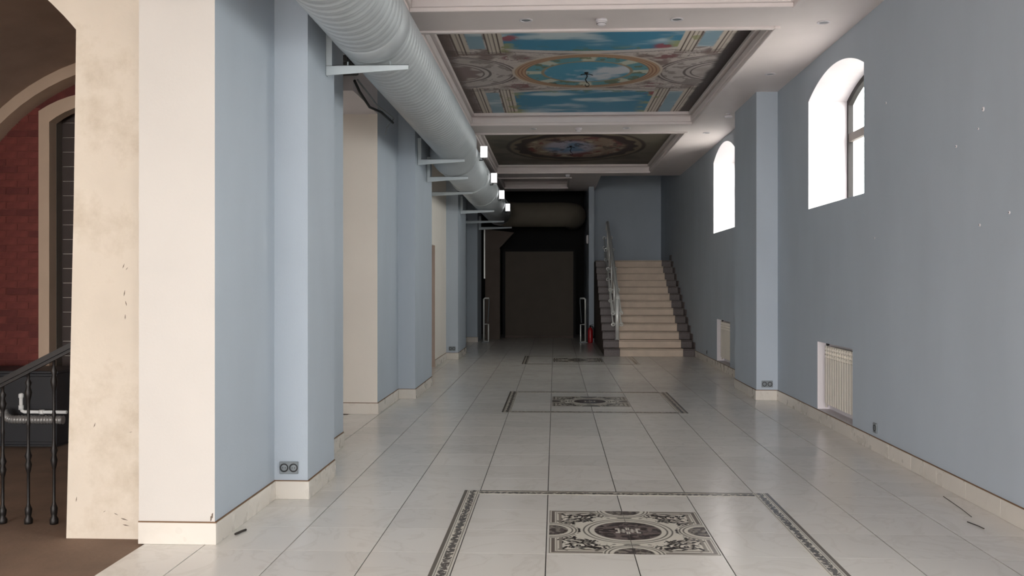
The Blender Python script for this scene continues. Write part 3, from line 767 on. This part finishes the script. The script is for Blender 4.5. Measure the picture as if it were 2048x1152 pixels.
def mural_b(X, Y):
    yc = 17.7; U = X - MXC; V = Y - yc; R = np.hypot(U / 1.32, V / 1.9)
    col = lerp(np.broadcast_to(C(118, 110, 96), X.shape + (3,)), C(96, 88, 76), ss(.4, .7, fbm(X * 2, Y * 2, 5)))
    n_ = fbm(X * 4, Y * 2.5, 7); th = np.arctan2(V, U)
    k = ss(1.03, 1.0, R); col = lerp(col, C(70, 56, 48), k)
    k = ss(.97, .94, R); col = lerp(col, C(124, 112, 92), k)
    k = ss(.90, .86, R + .03 * np.sin(th * 14)); col = lerp(col, C(62, 48, 44), k)
    k = ss(.76, .66, R + .12 * (n_ - .5)); inn = lerp(np.broadcast_to(C(150, 130, 112), X.shape + (3,)), C(120, 62, 60), ss(.5, .62, n_))
    inn = lerp(inn, C(184, 170, 146), ss(.56, .7, fbm(X * 5, Y * 4, 17)))
    col = col * (1 - k[..., None]) + inn * k[..., None]
    k = ss(.52, .36, np.hypot((U + .12) / 1.1, V / 1.9)); bl = lerp(np.broadcast_to(C(112, 140, 172), X.shape + (3,)), C(176, 170, 184), ss(.4, .65, fbm(X * 3, Y * 2, 27)))
    col = col * (1 - k[..., None]) + bl * k[..., None]
    k = (fbm(X * 7, Y * 5, 37) > .64) * ss(.8, .6, R); col = lerp(col, C(66, 54, 58), k * .7)
    return col * .9
def mural_c(X, Y): return lerp(np.broadcast_to(C(150, 140, 124), X.shape + (3,)), C(120, 150, 170), ss(.4, .6, fbm(X * 1.5, Y * 1.5, 3)))
ZM = ZC + .165
o = printed('ceiling_mural', MX0, MX1, COF[1][0] + .07, COF[1][1] - .07, 420, 520, mural_a, ZM, 'mural', None, True, .004); tag(o, 'ceiling mural of blue sky and round painted dome in the nearer coffer', 'mural', 'ceiling murals')
o = printed('ceiling_mural', MX0, MX1, COF[2][0] + .07, COF[2][1] - .07, 260, 300, mural_b, ZM, 'mural', None, True, .004); tag(o, 'dark brown ceiling mural with large oval scene in the farther coffer', 'mural', 'ceiling murals')

# ceiling fittings
def spot(x, y, label, z=ZC):
    e = tag(empty('recessed_spotlight', (x, y, z)), label, 'spotlight', 'recessed ceiling spotlights')
    MB().lathe([(.062, .0), (.062, -.006), (.048, -.009), (.044, -.004), (.044, .0)], (0, 0, 0), 20).build('rim', 'white', e)
    MB().lathe([(.043, -.001), (.030, -.004), (.01, -.005)], (0, 0, 0), 16).build('lens', 'socket', e)
spot(-.27, 8.52, 'recessed spotlight left of smoke detector on the nearest ceiling beam')
spot(1.13, 8.56, 'recessed spotlight right of smoke detector on the nearest ceiling beam')
spot(-.35, 14.52, 'recessed spotlight left of detector on beam between the two murals')
spot(1.13, 14.52, 'recessed spotlight right of detector on beam between the two murals')
spot(2.52, 8.72, 'recessed spotlight in right ceiling strip nearest the viewer')
spot(2.52, 10.85, 'recessed spotlight in right ceiling strip above first arched window')
spot(2.47, 15.05, 'recessed spotlight in right ceiling strip beyond the blue pier')
def detector(x, y, label):
    e = tag(empty('smoke_detector', (x, y, ZC)), label, 'smoke detector', 'ceiling smoke detectors')
    MB().lathe([(.055, 0), (.055, -.018), (.048, -.024)], (0, 0, 0), 20).build('base', 'white', e)
    cp = MB().lathe([(.045, -.024), (.042, -.048), (.026, -.060), (.008, -.062)], (0, 0, 0), 20).build('cap', 'white', e)
    MB().lathe([(.03, -.040), (.045, -.041), (.045, -.044), (.03, -.045)], (0, 0, 0), 20).build('vent', 'socketd', cp)
detector(.43, 8.53, 'white smoke detector on the ceiling beam nearest the viewer')
detector(.37, 14.48, 'white smoke detector on the ceiling beam between the murals')
detector(.28, 20.75, 'white smoke detector on the ceiling before the dark end')
# small tilted spotlight
e = tag(empty('ceiling_spotlight', (2.50, 13.35, ZC)), 'small white adjustable spotlight on ceiling beside the blue pier', 'spotlight')
MB().lathe([(.035, 0), (.035, -.008), (.02, -.012)], (0, 0, 0), 16).build('mount', 'white', e)
MB().tube([(0, 0, -.01), (.0, 0, -.03)], .008, 8).build('stem', 'white', e)
MB().lathe([(.012, .06), (.02, .045), (.022, -.05), (.018, -.055)], (0, 0, -.045), 14, 0, 'x').build('head', 'white', e)
# chandelier hooks
def hook(x, y, s, label):
    e = tag(empty('ceiling_hook', (x, y, ZM)), label, 'hook', 'empty chandelier hooks')
    MB().lathe([(.035 * s, 0), (.03 * s, -.012), (.01 * s, -.02)], (0, 0, 0), 14).build('rose', 'iron', e)
    MB().tube([(-.09 * s, 0, -.03), (-.05 * s, 0, -.022), (.05 * s, 0, -.022), (.1 * s, 0, -.035)], .006 * s, 8).build('crossbar', 'iron', e)
    MB().tube([(0, 0, -.01), (0.01, .0, -.06 * s), (-.015 * s, .0, -.11 * s), (.012 * s, 0, -.16 * s)], .009 * s, 8).build('stem', 'iron', e)
    MB().tube([(.012 * s + .03 * s * math.sin(a) - .0, 0, -.19 * s + .03 * s * math.cos(a)) for a in [i * .45 for i in range(12)]], .005 * s, 8).build('loop', 'iron', e)
hook(.39, 11.4, .8, 'black chandelier hook hanging from the blue sky mural')
hook(.30, 17.5, .8, 'black chandelier hook hanging from the dark oval mural')

# ================================================================== DUCT
DX, DZ, DR = -1.37, 3.43, .285
EXd, EZd, ERd = -1.43, 3.335, .318
du = tag(empty('ventilation_duct', (DX, 12, DZ)), 'long round spiral ventilation duct under the left ceiling', 'duct')
def ribbed(y0, y1, seg=40, pitch=.115):
    # spiral-seam duct: raised helical rib
    ny = int((y1 - y0) / pitch * 12); vs = []; fs = []
    for j in range(ny + 1):
        y = y0 + (y1 - y0) * j / ny
        for k in range(seg):
            a = 2 * PI * k / seg; ph = ((y / pitch) + k / seg) % 1.0
            r = DR + .011 * math.exp(-((ph - .5) / .10) ** 2) + .004 * math.exp(-((ph - .0) / .06) ** 2) + .004 * math.exp(-((ph - 1.0) / .06) ** 2)
            vs.append((DX + r * math.cos(a) - DX, y - 12, r * math.sin(a)))
    for j in range(ny):
        for k in range(seg):
            k2 = (k + 1) % seg; fs.append((j * seg + k, (j + 1) * seg + k, (j + 1) * seg + k2, j * seg + k2))
    mb = MB(); mb.add(vs, fs, 0, True); mb.fix = True
    return mb
ribbed(3.2, 6.62).build('spiral_section', 'duct', du); ribbed(6.62, 12.35).build('spiral_section', 'duct', du)
MB().lathe([(DR + .004, 6.46), (DR + .012, 6.47), (DR + .012, 6.72), (DR + .004, 6.73)], (0, -12, 0), 48, 0, 'y').build('coupling', 'duct', du)
MB().lathe([(DR, 3.0), (DR + .012, 3.02), (DR + .012, 3.2), (DR, 3.22)], (0, -12, 0), 40, 0, 'y').build('end_collar', 'duct', du)
mb = MB(); cs_ = []
for (y, t, dr) in [(12.3, 0, .004), (12.32, 0, .016), (12.5, .0, .016), (12.62, .5, .016), (12.8, 1, .012), (12.95, 1, .012), (12.97, 1, 0)]:
    cs_.append(((DX + (EXd - DX) * t, y, DZ + (EZd - DZ) * t), DR + (ERd - DR) * t + dr))
mb.tube([(p[0] - DX, p[1] - 12, p[2] - DZ) for p, r in cs_], [r for p, r in cs_], 44, cap=False).build('reducer', 'duct', du)
# smooth far run, bend and crossing run
CY, CR = 24.0, .335
pth = [(EXd, 12.9, EZd), (EXd, 16, EZd - .02), (EXd, 19, EZd - .04), (EXd, 23.2, EZd - .05)]
for k in range(1, 9):
    a = PI / 2 * k / 8; pth.append((EXd + .7 - .7 * math.cos(a), 23.2 + .7 * math.sin(a) , EZd - .05))
pth += [(-.3, 23.9, EZd - .05), (.05, 23.9, EZd - .05)]
for k in range(1, 9):
    a = PI / 2 * k / 8; pth.append((.05 + .45 * math.sin(a), 23.9 + .45 - .45 * math.cos(a), EZd - .05))
pth.append((.50, 25.4, EZd - .05))
rp_ = [(p[0] - DX, p[1] - 12, p[2] - DZ) for p in pth]
MB().tube(rp_[:4], ERd, 40).build('smooth_section', 'duct', du)
MB().tube(rp_[3:], ERd + .002, 40).build('crossing_section', 'ductbrown', du)  # crossing run takes a darker, browner colour than the main duct
for y in (15.2, 17.6, 20.0, 22.4):
    MB().lathe([(ERd, -.05), (ERd + .008, -.045), (ERd + .008, .045), (ERd, .05)], (EXd - DX, y - 12, EZd - .03 - DZ), 40, 0, 'y').build('coupling', 'duct', du)
# brackets
def bracket(x, y, L, z, label, rise=.28):
    e = tag(empty('duct_bracket', (x, y, z)), label, 'bracket', 'steel brackets carrying the duct')
    MB().prism([(0, -.075), (0, 0), (L, 0), (L, -.035)], 'y', -.004, .004).build('arm_web', 'bracket', e)
    B(0, L, -.004, .045, -.004, .0).build('arm_flange', 'bracket', e)
    B(0, .045, -.004, .0, .0, rise).build('upright', 'bracket', e); B(0, .004, .0, .05, -.075, rise).build('wall_plate', 'bracket', e)
    return e
zb = DZ - DR - .016
bs = [(-1.712, 6.78, .62, zb, 'steel duct bracket on the pier nearest the viewer'),
      (-1.805, 11.98, .62, zb, 'steel duct bracket at front edge of the second pier'),
      (-1.805, 12.85, .58, 3.0, 'steel duct bracket at far edge of the second pier'),
      (-2.135, 15.0, .78, 3.0, 'steel duct bracket on cream wall above the doorway'),
      (-1.90, 18.35, .68, 2.965, 'steel duct bracket on the third pier'),
      (-2.235, 21.3, 1.05, 2.955, 'steel duct bracket on dark wall past third pier'),
      (-1.965, 23.6, .85, 2.95, 'steel duct bracket at the dark end by fourth pier')]
for b_ in bs:
    e = bracket(*b_)
e0 = [o for o in COL.objects if o.name.startswith('duct_bracket')][0]
# U-bolt on first bracket
for x in (.16, .48):
    MB().tube([(x, .02, -.045), (x, .02, .03)], .006, 8).build('bolt', 'bracket', e0)
# hanging cable loop behind the duct
cbm = tag(empty('cable_bundle', (-1.98, 9.6, 3.4)), 'grey cables drooping below the lintel behind the duct', 'cable')
MB().tube([(-.03, -.5, .13), (-.02, -.3, .06), (.0, .1, -.02), (.05, .5, .0), (.10, .95, -.04)], .014, 8).build('cable', 'socketd', cbm)
MB().tube([(.0, -.5, .14), (.02, -.2, .10), (.06, .2, .02), (.12, .9, .0), (.02, 1.0, -.09), (.0, 1.0, -.17)], .009, 8).build('cable', 'socket', cbm)
# lit box lamps on the duct
ordw = ['nearest', 'second', 'third', 'farthest']
for k, (x, y, z) in enumerate([(-1.03, 13.25, 3.40), (-1.045, 15.66, 3.30), (-1.05, 18.05, 3.245), (-1.055, 20.45, 3.19)]):
    e = tag(empty('duct_lamp', (x, y, z)), '%s of the four lit white box lamps on the duct' % ordw[k], 'lamp', 'lit box lamps along the duct')
    ho = MB().bbox(-.052, .052, -.03, .10, -.085, .085, .005).build('housing', 'white', e)
    MB().bbox(-.048, .048, -.036, -.031, -.08, .08, .002).build('diffuser', 'glow', ho)
    MB().tube([(-.02, .02, -.085), (-.02, .02, -.115), (-.07, .02, -.115)], .008, 8).build('mounting_arm', 'socketd', e)
    B(-.062, -.052, .0, .05, -.03, .03).build('back_bracket', 'socket', e)

# ================================================================== STAIRS
RS, TR, SY = .158, .313, 18.78
SX0, SX1, SX2, SX3 = 1.0, 1.325, 2.61, 2.835
st = tag(empty('staircase', (1.9, SY, 0)), 'cream stone staircase with dark granite sides at the far right', 'staircase')
def rel(mb, name, m): 
    o = mb.build(name, m, st); o.location = (-1.9, -SY, 0); return o
NS = 13
prof_ = [(SY, 0)]
for k in range(NS): prof_ += [(SY + k * TR, (k + 1) * RS), (SY + (k + 1) * TR if k < NS - 1 else 24.8, (k + 1) * RS)]
prof_.append((24.8, 0))
pr2 = [(y + .02, max(0, z - .022)) for y, z in prof_]
mb = MB()
for k in range(NS):
    ya = SY + k * TR + .02; yb = SY + (k + 1) * TR + .02 if k < NS - 1 else 24.78
    mb.box(SX0 + .01, SX3, ya, yb, 0.001, (k + 1) * RS - .022)
rel(mb, 'core', 'stepjoint')
for k in range(NS):
    y = SY + k * TR; z = k * RS; yb = y + TR if k < NS - 1 else 24.78
    rel(MB().bbox(SX1 + .002, SX2 - .002, y, y + .019, z + .001, z + RS - .026, .002), 'riser', 'steptile')
    rel(MB().bbox(SX1 + .002, SX2 - .002, y - .012, yb + .015, z + RS - .02, z + RS, .003), 'tread', 'steptile')
    for a, b in ((SX0, SX1 - .002), (SX2 + .002, SX3)):
        rel(MB().bbox(a, b, y, y + .019, z + .001, z + RS - .026, .002), 'side_riser', 'granite')
        rel(MB().bbox(a, b, y - .012, yb + .015, z + RS - .02, z + RS, .003), 'side_tread', 'granite')
    # saw-tooth granite skirting on the wall
    rel(MB().bbox(XR - .018, XR - .002, y - .05, y + TR + .0, z + .0, z + RS + .13, .002), 'skirting_tile', 'granite')
# railing
rr = tag(empty('stair_railing', (1.30, SY, 0)), 'white steel handrail climbing the left side of the staircase', 'railing')
posts = [1, 4, 7, 10, 12]
for k in posts:
    y = .45 * TR + k * TR; z = (k + 1) * RS
    po = MB().tube([(0, y, z), (0, y, z + .93)], .042 if k == 1 else .024, 12).build('post', 'chrome', rr)
    MB().lathe([(.05, 0), (.05, .008), (.03, .016)], (0, y, z), 14).build('base_flange', 'chrome', po)
    for zz in (.32, .56):
        mb = MB()
        for s_ in (-1, 1):
            mb.tube([(s_ * .085 + .034 * math.cos(a), y, z + zz + .034 * math.sin(a)) for a in [i * PI / 6 for i in range(13)]], .009, 8)
        mb.tube([(-.055, y, z + zz), (.055, y, z + zz)], .012, 8)
        mb.build('clamp', 'chrome', po)
sl = RS / TR
ya, yb = .45 * TR + TR, .45 * TR + 12 * TR
MB().tube([(0, ya - .16, 2 * RS + .93 - .06), (0, ya, 2 * RS + .945), (0, yb, 13 * RS + .945), (0, yb + .3, 13 * RS + .945), (.0, yb + .34, 13 * RS + .90), (0, yb + .34, 13 * RS + .75)], .032, 12).build('handrail', 'chrome', rr)
for s_ in (-1, 1):
    for zz in (.32, .56):
        MB().tube([(s_ * .085, ya, 2 * RS + zz), (s_ * .085, yb, 13 * RS + zz)], .012, 8).build('crossbar', 'chrome', rr)

# ================================================================== END OF HALL
tag(B(.9, XR + WT, 24.8, 25.3, 0, 4.9).build('wall_back', 'blue'), 'grey-blue end wall above the staircase', None, None, 'structure')
tag(B(.86, .99, 23.3, 27.3, 0, 4.75).build('wall_partition', 'blue'), 'grey-blue partition end between dark passage and stairs', None, None, 'structure')
tag(B(.86, 1.045, 21.0, 24.8, ZC + .08, 4.9).build('wall_stairwell_side', 'blue'), 'upper side wall of the stairwell', None, None, 'structure')
tag(B(1.05, XR, 20.9, 21.0, 4.6, 4.9).build('wall_stairwell_front', 'ceil'), 'upper front edge of the stairwell', None, None, 'structure')
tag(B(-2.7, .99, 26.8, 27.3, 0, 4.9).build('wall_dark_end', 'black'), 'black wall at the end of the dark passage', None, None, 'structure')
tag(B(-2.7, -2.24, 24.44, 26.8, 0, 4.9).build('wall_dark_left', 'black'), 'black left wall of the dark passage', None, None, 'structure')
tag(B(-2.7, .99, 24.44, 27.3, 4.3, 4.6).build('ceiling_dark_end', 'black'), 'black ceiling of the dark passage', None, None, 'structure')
bp = tag(B(-1.86, -1.47, 24.35, 24.6, 0, 2.42).build('wall_brown_return', 'dbrown2'), 'brown wall return left of the dark door', None, None, 'structure')
MB().prism([(-1.86, 2.42), (-1.5, 2.42), (-1.1, 2.85), (-1.86, 2.95)], 'y', 24.45, 24.6).build('upper_panel', 'dbrown2', bp)
B(-1.895, -1.862, 24.32, 24.4, 1.62, 2.92).build('jamb_strip', 'chrome', bp)
d2 = struct('door_2', 'large dark brown door at the end of the hall')
B(-1.36, .50, 25.06, 25.10, .06, 2.36).build('door_panel', 'dbrown', d2)
for q in ((-1.43, -1.36, 0, 2.42), (.50, .57, 0, 2.42), (-1.36, .50, 2.36, 2.42), (-1.36, .50, 0, .06)):
    B(q[0], q[1], 25.0, 25.12, q[2], q[3]).build('door_frame', 'dbrown2' if q[3] < .1 else 'black', d2)
# anti-theft gates
def gate(x, y, flip, label):
    e = tag(empty('security_gate', (x, y, 0)), label, 'gate', 'slim white security gates at the dark passage')
    s_ = flip
    MB().tube([(0, 0, 0.0), (0, 0, 1.09), (s_ * .03, 0, 1.115), (s_ * .13, .02, 1.115)], .022, 10).build('tall_frame', 'chrome', e)
    MB().tube([(s_ * .13, .02, 1.115), (s_ * .13, .03, 1.0), (s_ * .10, .03, .5)], .012, 10).build('rear_upright', 'socket', e)
    MB().tube([(0, -.03, .03), (s_ * .12, -.03, .03), (s_ * .12, -.03, .46), (s_ * .02, -.03, .46)], .017, 10).build('lower_loop', 'chrome', e)
    MB().bbox(-.05 if s_ > 0 else -.15, .15 if s_ > 0 else .05, -.06, .06, 0, .022, .004).build('foot_plate', 'socket', e)
gate(-1.80, 23.1, 1, 'slim white security gate left of the dark door')
gate(.76, 23.0, -1, 'slim white security gate right of the dark door')
# extinguisher
fe = tag(empty('fire_extinguisher', (.885, 23.02, 0)), 'red fire extinguisher on the floor beside the staircase', 'fire extinguisher')
MB().lathe([(.05, 0), (.062, .012), (.064, .03), (.064, .30), (.055, .345), (.03, .375), (.022, .39)], (0, 0, 0), 20).build('cylinder', 'red', fe)
MB().lathe([(.024, .39), (.024, .42), (.012, .43)], (0, 0, 0), 12).build('valve', 'iron', fe)
MB().prism([(-.02, .425), (.075, .455), (.075, .467), (-.02, .44)], 'y', -.01, .01).build('handle', 'iron', fe)
MB().tube([(-.0, 0, .41), (.05, -.03, .42), (.08, -.06, .34), (.085, -.08, .22), (.085, -.09, .12)], [.011, .011, .011, .014, .025], 10).build('hose', 'iron', fe)
e = tag(empty('wall_lamp', (.845, 23.6, 2.62)), 'tiny white wall lamp at the dark passage partition', 'lamp')
MB().bbox(-.03, .012, -.02, .02, -.11, .11, .005).build('body', 'white', e)
MB().bbox(-.04, -.03, -.016, .016, -.09, .09, .002).build('diffuser', 'white', e)

# ================================================================== SOCKETS
def socket(x, y, z, face, n, label, wd=.075, ht=.075):
    e = tag(empty('wall_socket', (x, y, z)), label, 'socket', 'grey wall sockets')
    W = wd * n
    pl = MB().bbox(-W / 2, W / 2, -.010, 0, -ht / 2, ht / 2, .003).build('plate', 'socket', e)
    for k in range(n):
        cx = -W / 2 + wd * (k + .5)
        MB().lathe([(.030, -.010), (.030, -.013), (.026, -.0135), (.025, -.0105)], (cx, 0, 0), 18, 0, 'y').build('ring', 'socketd', pl)
        MB().lathe([(.023, -.0102), (.020, -.0112), (.004, -.0112)], (cx, 0, 0), 16, 0, 'y').build('insert', 'socket', pl)
        for s_ in (-1, 1): MB().lathe([(.0035, -.0112), (.0035, -.0122)], (cx + s_ * .009, 0, 0), 8, 0, 'y').build('pin_hole', 'socketd', pl)
    if face == 'x': e.rotation_euler = (0, 0, -PI / 2)
socket(-1.845, 6.278, .218, 'y', 2, 'grey double socket low on the nearest left pier', .066, .085)
socket(2.715, 11.868, .205, 'y', 2, 'grey double socket low on the blue right pier', .07, .085)
socket(-2.02, 17.918, .21, 'y', 2, 'grey double socket low on the third left pier', .066, .085)
socket(XR - .002, 8.28, .21, 'x', 1, 'grey single socket on right wall near the first radiator', .09, .09)
socket(XR - .002, 17.3, .20, 'x', 1, 'small grey socket on right wall near the staircase')

# ================================================================== SCRAPS
def scrap(pts, r, label):
    e = MB().tube([(0, 0, 0)] + [(p[0] - pts[0][0], p[1] - pts[0][1], p[2] - pts[0][2]) for p in pts[1:]], r, 6).build('scrap_stick', 'debris', None, pts[0])
    tag(e, label, 'scrap', 'dark scraps on the floor by the right wall')
scrap([(2.72, 6.55, .004), (2.69, 6.2, .004), (2.66, 5.98, .005)], .0022, 'long thin dark stick lying beside the right skirting')
scrap([(2.58, 5.86, .004), (2.60, 5.76, .006), (2.61, 5.70, .004)], .003, 'short dark splinter on the floor near the right skirting')
scrap([(-1.90, 5.36, .006), (-1.88, 5.42, .008), (-1.87, 5.46, .006)], .007, 'small dark chip on the floor by the left skirting')
